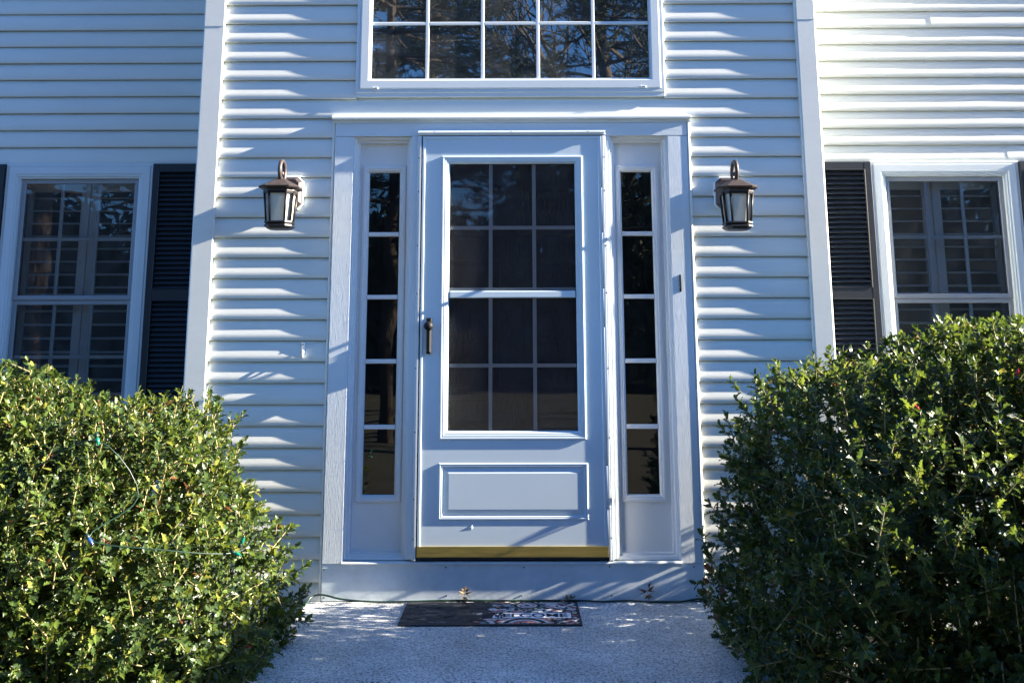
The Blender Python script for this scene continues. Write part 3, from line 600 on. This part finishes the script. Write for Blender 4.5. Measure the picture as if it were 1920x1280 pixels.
def smooth_path(p, k=6):
    p = [Vector(q) for q in p]; o = []
    for i in range(len(p)-1):
        a, c, d, e = p[max(i-1, 0)], p[i], p[i+1], p[min(i+2, len(p)-1)]
        for j in range(k):
            t = j/k; o.append(.5*((2*c)+(d-a)*t+(2*a-5*c+4*d-e)*t*t+(3*c-3*d+e-a)*t**3))
    o.append(p[-1]); return o
b.tube(smooth_path(P3), .0048, 8)
tag(b.build('extension_cord', CORD), 'dark green extension cord lying along the foot of the door and down both landing edges', 'cord')

# ------------------------------------------------------------------ fallen oak leaves
OUT = [(0, 0), (.05, .12), (.26, .10), (.10, .26), (.48, .34), (.14, .42), (.52, .62), (.14, .60), (.34, .84), (.10, .78), (.08, .92), (0, 1)]
def oakleaf(p, size, rot, m, label, curl, stem):
    b = MB(); pts = OUT+[(-x*.93, y*1.02) for x, y in OUT[-2:0:-1]]
    def bend(x, y): return (x*size, y*size, size*(curl*(x*x*2.2+(y-.4)**2*.8)))
    o = [bend(x, y) for x, y in pts]; mid = [bend(0, y) for y in (.25, .5, .75)]
    n_ = len(o); b.add(o+mid, [(i, (i+1) % n_, n_+(0 if o[i][1]+o[(i+1) % n_][1] < .7*size else 1 if o[i][1]+o[(i+1) % n_][1] < 1.25*size else 2)) for i in range(n_)]+[(0, n_, n_)][:0])
    t = thing('oak_leaf', label, 'dead leaf', p, 0, 'dead oak leaves on the landing'); t.rotation_euler = rot
    bl = b.build('blade', m, t); so_ = bl.modifiers.new('thickness', 'SOLIDIFY'); so_.thickness = .0006
    b = MB(); b.tube([bend(0, .95), bend(0, .4), (0, 0, size*.13*curl), (stem*.3, -size*.25, size*.2), (stem, -size*.5, size*.22)], .0009, 5); b.build('stalk', m, t)
R_ = math.radians
q = UG(872, 1123); oakleaf((q.x, -.026, .010), .062, (R_(72), R_(4), R_(4)), OAK2, 'small tan oak leaf standing against the kick board behind the doormat', .5, .004)
q = UG(1216, 1126); oakleaf((q.x, -.020, .010), .085, (R_(68), R_(-14), R_(-12)), OAK, 'curled dark brown oak leaf on the green cord right of the doormat', .6, .02)
q = UG(1060, 1127); oakleaf((q.x-.03, -.06, .012), .085, (R_(10), R_(4), R_(-70)), OAK2, 'flat tan oak leaf lying on the back right corner of the doormat', .3, .004)

# ------------------------------------------------------------------ holly bushes
def leafshape(k):
    r = random.Random(k); half = [(.14, .10), (.22, .27), (.36, .17), (.50, .30), (.63, .17), (.76, .22), (.87, .08)]
    up = r.uniform(.10, .22); mid = [(0, 0, 0), (.33, 0, r.uniform(-.02, .05)), (.66, 0, r.uniform(-.03, .04)), (1, 0, r.uniform(-.16, -.02))]
    V_ = list(mid)
    for s in (1, -1):
        for i, (x, y) in enumerate(half): V_.append((x+r.uniform(-.02, .02), s*(y*r.uniform(.85, 1.1)), up*y*2.2+(r.uniform(-.05, .09) if i % 2 else -.03)))
    F_ = []
    for s in (0, 1):
        o = 4+s*7; A = [(0, o, o+1), (0, o+1, o+2), (0, o+2, 1), (1, o+2, o+3), (1, o+3, o+4), (1, o+4, 2), (2, o+4, o+5), (2, o+5, o+6), (2, o+6, 3)]
        F_ += [t if s == 0 else t[::-1] for t in A]
    return np.array(V_), np.array(F_)
SHAPES = [leafshape(40+i) for i in range(6)]
LMESH = {}
def leafmesh(k, m):
    if (k, m) not in LMESH:
        me = bpy.data.meshes.new('leaf'); me.from_pydata(SHAPES[k][0].tolist(), [], SHAPES[k][1].tolist()); me.materials.append((LEAFS+[LEAFB])[m]); me.update(); LMESH[(k, m)] = me
    return LMESH[(k, m)]
def unit(a): return a/np.maximum(np.linalg.norm(a, axis=-1, keepdims=True), 1e-9)
def bush(label, c, rad, ex, seed, nshoot, weights, gap):
    g = np.random.default_rng(seed); root = thing('holly_bush', label, 'bush', (c[0], c[1], GZ), 0, 'holly bushes flanking the landing')
    c = np.array(c); rad = np.array(rad)
    def surf(n, f0, f1):
        d = unit(g.normal(size=(n, 3))); keep = g.random(n) < np.where(d[:, 1] < .25, 1, .45); d = d[keep]
        s = (np.abs(d/rad)**ex).sum(1)**(-1/ex)
        lump = 1+.08*np.sin(d[:, 0]*7+seed)*np.cos(d[:, 2]*6+1)+.035*np.sin(d[:, 1]*9+d[:, 2]*8)+g.normal(0, .026, len(d))
        p = d*(s*lump*g.uniform(f0, f1, len(d)))[:, None]
        nrm = unit(np.sign(d)*(np.abs(d)/rad)**(ex-1)/rad); return p+c, nrm
    L_p, L_d, L_u, L_s, L_m, twigs = [], [], [], [], [], []
    for n_, f0, f1, outer in ((nshoot, .93, 1.02, True), (int(nshoot*.6), .74, .93, False), (int(nshoot*.8), .42, .74, False)):
        P, N = surf(n_, f0, f1)
        for p, nv in zip(P, N):
            if p[2] < GZ+.06: continue
            d = unit(nv*g.uniform(.35, 1)+np.array([0, 0, g.uniform(.1, .9)])+g.normal(0, .38, 3))
            ln = g.uniform(.07, .15)*(1.0 if not outer else g.choice([.8, 1, 1.2, 1.7], p=[.35, .4, .2, .05])); k = int(ln/.0135)+3
            p0 = p-d*ln*.75; bend = g.normal(0, .12, 3); ang = g.uniform(0, 6.28); a = unit(np.cross(d, [.3, .2, 1.])); bb = np.cross(d, a)
            young = g.random() < .10
            twigs.append((p0, p0+d*ln*.5+bend*ln*.12, p0+d*ln+bend*ln*.3))
            t = (np.arange(k)+.6)/k; q = p0+np.outer(t*ln, d)+np.outer(.3*ln*t*t, bend)
            an = ang+np.cumsum(2.4+g.normal(0, .25, k)); rd = np.outer(np.cos(an), a)+np.outer(np.sin(an), bb)
            tc = t[:, None]
            L_p.append(q)
            L_d.append(unit(rd*(1-.5*tc)+d*(.35+.8*tc**2)+np.array([0, 0, -.12])+g.normal(0, .14, (k, 3))))
            L_u.append(unit(d*(1-.4*tc)+np.array([0, 0, .55])+nv*.25-rd*.2*tc+g.normal(0, .22, (k, 3))))
            L_s.append(g.uniform(.031, .049, k)*np.where(t > .85, .72, 1))
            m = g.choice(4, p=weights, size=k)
            if young: m = np.where(t > .55, np.minimum(3, m+1), m)
            L_m.append(np.where(g.random(k) < .008, 4, m))
    P = np.concatenate(L_p); D = np.concatenate(L_d); Uv = np.concatenate(L_u); S = np.concatenate(L_s); M = np.concatenate(L_m)
    Yv = unit(np.cross(Uv, D)); Zv = np.cross(D, Yv); K = g.integers(0, len(SHAPES), len(P))
    # the 300 leaves that show largest: near the camera, inside the frame, face-on, and with nothing much in front
    rel = P-np.array(CAM); dep = rel@np.array(_fw); sx = CX+F*(rel@np.array(RT))/dep; sy = CY-F*(rel@np.array(UP))/dep
    view = unit(rel); face = np.abs((Zv*view).sum(1)); outn = ((P-c)/rad)
    rr_ = (np.abs(outn)**ex).sum(1)
    ok = (sx > 10) & (sx < 1905) & (sy > 10) & (sy < 1270) & ((outn*view/1).sum(1) < -.35) & (rr_ > .93)
    score = np.where(ok, S/dep*(.35+face)*(1+.4*(rr_-1)), -1); top_i = set(np.argsort(-score)[:300].tolist())
    for i in sorted(top_i):
        o = bpy.data.objects.new('leaf', leafmesh(int(K[i]), int(M[i]))); C.objects.link(o); o.parent = root
        Mx = Matrix([[D[i][r]*S[i], Yv[i][r]*S[i], Zv[i][r]*S[i], (P[i]-np.array([c[0], c[1], GZ]))[r]] for r in range(3)]+[[0, 0, 0, 1]]); o.matrix_local = Mx
    base = np.array([c[0], c[1], GZ]); Vs, Fs, Ms = [], [], []; off = 0
    rest = np.array([i for i in range(len(P)) if i not in top_i])
    for k in range(len(SHAPES)):
        idx = rest[K[rest] == k]; sv, sf_ = SHAPES[k]; nv_ = len(sv)
        X = P[idx][:, None]-base+S[idx][:, None, None]*(sv[None, :, 0:1]*D[idx][:, None]+sv[None, :, 1:2]*Yv[idx][:, None]+sv[None, :, 2:3]*Zv[idx][:, None])
        Vs.append(X.reshape(-1, 3)); Fs.append((sf_[None]+(off+np.arange(len(idx))*nv_)[:, None, None]).reshape(-1, 3)); Ms.append(np.repeat(M[idx], len(sf_))); off += len(idx)*nv_
    V_ = np.concatenate(Vs); F_ = np.concatenate(Fs); Mi = np.concatenate(Ms)
    me = bpy.data.meshes.new('foliage'); me.vertices.add(len(V_)); me.vertices.foreach_set('co', V_.ravel()); me.loops.add(F_.size); me.loops.foreach_set('vertex_index', F_.ravel().astype(np.int32))
    me.polygons.add(len(F_)); me.polygons.foreach_set('loop_start', np.arange(0, F_.size, 3, dtype=np.int32)); me.polygons.foreach_set('material_index', Mi.astype(np.int32))
    for x in LEAFS+[LEAFB]: me.materials.append(x)
    me.update(calc_edges=True); me.validate(); link('foliage', me, root)['kind'] = 'stuff'
    b = MB()
    for a, m_, e in twigs: b.tube([a-base, m_-base, e-base], [.003, .0025, .0014], 4, cap=False)
    b.build('twigs', TWIG, root)['kind'] = 'stuff'
    b = MB()
    for i in range(9):                                             # woody stems fanning up from the root
        an = 6.28*i/9; e = np.array([math.cos(an)*rad[0]*.6, math.sin(an)*rad[1]*.6, (c[2]-GZ)+rad[2]*g.uniform(.2, .6)]); m_ = e*.5+np.array([0, 0, .1])
        b.tube([(math.cos(an)*.06, math.sin(an)*.06, -.03), tuple(m_), tuple(e)], [.018, .012, .005], 6)
        for _ in range(6):
            s_ = m_+(e-m_)*g.random(); d_ = unit(s_*[1, 1, 0]+g.normal(0, .4, 3)+np.array([0, 0, .3])); b.tube([tuple(s_), tuple(s_+d_*.18+[0, 0, .03]), tuple(s_+d_*.42)], [.006, .004, .002], 5, cap=False)
    b.build('trunk', TWIG, root)
    return root
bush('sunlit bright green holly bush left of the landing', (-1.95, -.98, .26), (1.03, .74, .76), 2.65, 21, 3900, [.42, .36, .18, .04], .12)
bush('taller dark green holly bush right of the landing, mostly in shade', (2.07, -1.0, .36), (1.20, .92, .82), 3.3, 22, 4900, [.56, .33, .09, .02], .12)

# ------------------------------------------------------------------ string lights in the bushes
def string(label, bulbs, pathpx, Y):
    t = thing('string_light', label, 'string light', (0, 0, 0), 0, 'christmas lights in the holly bushes')
    b = MB(); b.tube(smooth_path([tuple(U(x, y, Y+.075+dy)) for x, y, dy in pathpx], 5), .0022, 6); b.build('wire', CORD, t)
    for x, y, yy, m, ang in bulbs:
        p = U(x, y, yy); d = Vector((math.sin(ang), -.25, math.cos(ang))).normalized(); b = MB()
        ax = d; a = ax.orthogonal().normalized(); c_ = ax.cross(a)
        L = [[p+ax*h+(a*math.cos(j*math.pi/4)+c_*math.sin(j*math.pi/4))*r for j in range(8)] for h, r in ((0, .005), (.004, .0065), (.011, .007), (.018, .005), (.025, .002), (.028, .0007))]
        b.loops(L, smooth=True); bl = b.build('bulb', m, t, label={BULBG: 'green bulb', BULBB: 'blue bulb', BULBR: 'red bulb'}[m])
        b = MB(); b.tube([p-ax*.016, p+ax*.0015], .006, 8); b.build('socket', CORD, t)
string('string of green and blue bulbs threaded through the left holly bush', [(182, 820, -1.71, BULBG, 2.8), (166, 1008, -1.78, BULBB, 2.4), (452, 1018, -1.50, BULBG, .5), (440, 1036, -1.53, BULBG, 1.9)],
       [(60, 880, .05), (182, 825, 0), (260, 930, .05), (166, 1008, -.04), (300, 1030, 0), (440, 1036, .15), (480, 1000, .3)], -1.69)
string('string of blue and red bulbs threaded through the right holly bush', [(1852, 915, -1.82, BULBB, .1), (1722, 768, -1.70, BULBR, -.7), (1906, 704, -1.66, BULBR, .2)],
       [(1660, 985, .05), (1748, 952, 0), (1800, 930, 0), (1852, 935, 0), (1915, 960, .0)], -1.79)

# ------------------------------------------------------------------ trees across the lawn (seen mirrored in the glass)
def pine(p, h, r, bare, seed, label):
    g = random.Random(seed); t = thing('pine_tree', label, 'tree', p, 0, 'pines across the lawn'); b = MB()
    b.tube([(0, 0, -.2), (.05, 0, h*.3), (-.05, .05, h*.65), (0, 0, h)], [r, r*.85, r*.5, .03], 10); b.build('trunk', BARK, t)
    b = MB(); n_ = MB(); z = bare
    while z < h-.3:
        for k in range(4):
            a = g.uniform(0, 6.28); L = (1-(z-bare)/(h-bare))**.7*g.uniform(2.2, 3.8)+.4; d = Vector((math.cos(a), math.sin(a), g.uniform(-.1, .25)))
            s = Vector((0, 0, z)); e = s+d*L; b.tube([s, s+d*L*.5+Vector((0, 0, -.1)), e], [.05, .03, .01], 5, cap=False)
            for i in range(int(L*26)):
                q = s+d*L*g.uniform(.3, 1.02)+Vector((g.gauss(0, .22), g.gauss(0, .22), g.gauss(.05, .12)))
                for j in range(11):
                    dd = Vector((g.gauss(0, 1), g.gauss(0, 1), g.gauss(.3, .7))).normalized()*g.uniform(.09, .19); s_ = dd.orthogonal().normalized()*.010
                    n_.add([q-s_, q+s_, q+dd], [(0, 1, 2)])
        z += g.uniform(.35, .6)
    b.build('branches', BARK, t); n_.build('crown', NEEDLE, t)
def bare(p, h, seed, label, grp='bare trees across the lawn'):
    g = random.Random(seed); t = thing('bare_tree', label, 'tree', p, 0, grp); tr = MB(); b = MB()
    def grow(s, d, L, r, lv, mbs):
        m_ = s+d*L*.5+Vector((g.gauss(0, .04), g.gauss(0, .04), 0))*L; e = s+d*L; mbs.tube([s, m_, e], [r, r*.85, r*.65], 6 if lv < 2 else 4, cap=False)
        if lv >= 5: return
        for k in range(3 if lv < 3 else 2+(g.random() < .5)):
            nd = (d+Vector((g.gauss(0, .42), g.gauss(0, .42), g.gauss(.12, .22)))).normalized(); grow(s+d*L*g.uniform(.6, 1), nd, L*g.uniform(.6, .8), r*.58, lv+1, b)
    grow(Vector((0, 0, -.2)), Vector((0, 0, 1)), h*.34, h*.016, 0, tr); tr.build('trunk', GBARK, t); b.build('crown', GBARK, t)
pine((-2.42, -14.5, GZ), 13, .16, 4.4, 1, 'tall pine whose sunlit trunk mirrors in the left sidelight')
pine((3.1, -13.2, GZ), 12, .24, 3.8, 2, 'dense pine mirrored in the right of the upper window')
pine((-2.1, -20, GZ), 14, .28, 5.6, 5, 'pine behind the others mirrored high in the upper window')
pine((-2.6, -25, GZ), 17, .3, 8.4, 8, 'far pine whose high crown mirrors in the middle of the upper window')
pine((2.0, -16.5, GZ), 13, .2, 5.2, 13, 'slender pine beside the dense one mirrored right of the middle')
pine((-8.9, -12.2, GZ), 15, .25, 4.6, 3, 'thick pine mirrored in the left wing window')
# slim evergreen added out of view to cut sunlight bouncing off the bay's side wall
g = random.Random(12); t = thing('added_evergreen', 'slim tall evergreen shrub added out of view by the right wing to block sun', 'shrub', (4.3, .21, GZ)); b = MB()
b.tube([(0, 0, -.1), (0, 0, 2.2), (0, 0, 4.5)], [.05, .035, .01], 7); b.build('trunk', BARK, t); b = MB()
for i in range(7000):
    z = .15+4.75*g.random(); rr_ = .27*min(1, (4.95-z)/1.4+.1)*math.sqrt(g.random()); a_ = g.uniform(0, 6.28); q = Vector((rr_*math.cos(a_), rr_*math.sin(a_), z)); dd = Vector((math.cos(a_)*.4+g.gauss(0, .3), math.sin(a_)*.4+g.gauss(0, .3), 1)).normalized()*g.uniform(.05, .11); s_ = Vector((-math.sin(a_)+g.gauss(0, .4), math.cos(a_), g.gauss(0, .3))).normalized()*.014
    b.add([q, q+dd*.5-s_, q+dd, q+dd*.5+s_], [(0, 1, 2, 3)])
b.build('crown', NEEDLE, t)
bare((1.95, -20, GZ), 14, 4, 'bare tree mirrored low in the middle of the upper window')
bare((2.6, -23, GZ), 15, 6, 'bare tree mirrored beside the dense pine')
bare((8.5, -17, GZ), 10, 9, 'bare tree mirrored in the right wing window')
g = random.Random(77); b = MB()
for i in range(7000):
    x = g.uniform(-45, 45); q = Vector((x, g.uniform(-50, -45), GZ+g.random()*(8.2+1.5*math.sin(x*.4)))); a = Vector((g.gauss(0, 1), g.gauss(0, .3), g.gauss(0, 1))).normalized()*g.uniform(.6, 1.0); c_ = a.cross(Vector((0, 1, .1))).normalized()*.55
    b.add([q-a, q+c_, q+a, q-c_], [(0, 1, 2, 3)])
for i in range(36000):
    x = g.uniform(-40, 40); top_ = 9.5+1.8*math.sin(x*.35)+1.2*math.sin(x*1.1); z = GZ+g.random()**.8*top_; q = Vector((x, g.uniform(-44, -36), z)); a = Vector((g.gauss(0, 1), g.gauss(0, .4), g.gauss(0, 1))).normalized()*g.uniform(.15, .45); c_ = a.orthogonal().normalized()*.12
    b.add([q-a, q+c_, q+a, q-c_], [(0, 1, 2, 3)])
tag(b.build('woods', NEEDLE), 'dark belt of woods far across the lawn', 'woods', kind='stuff')
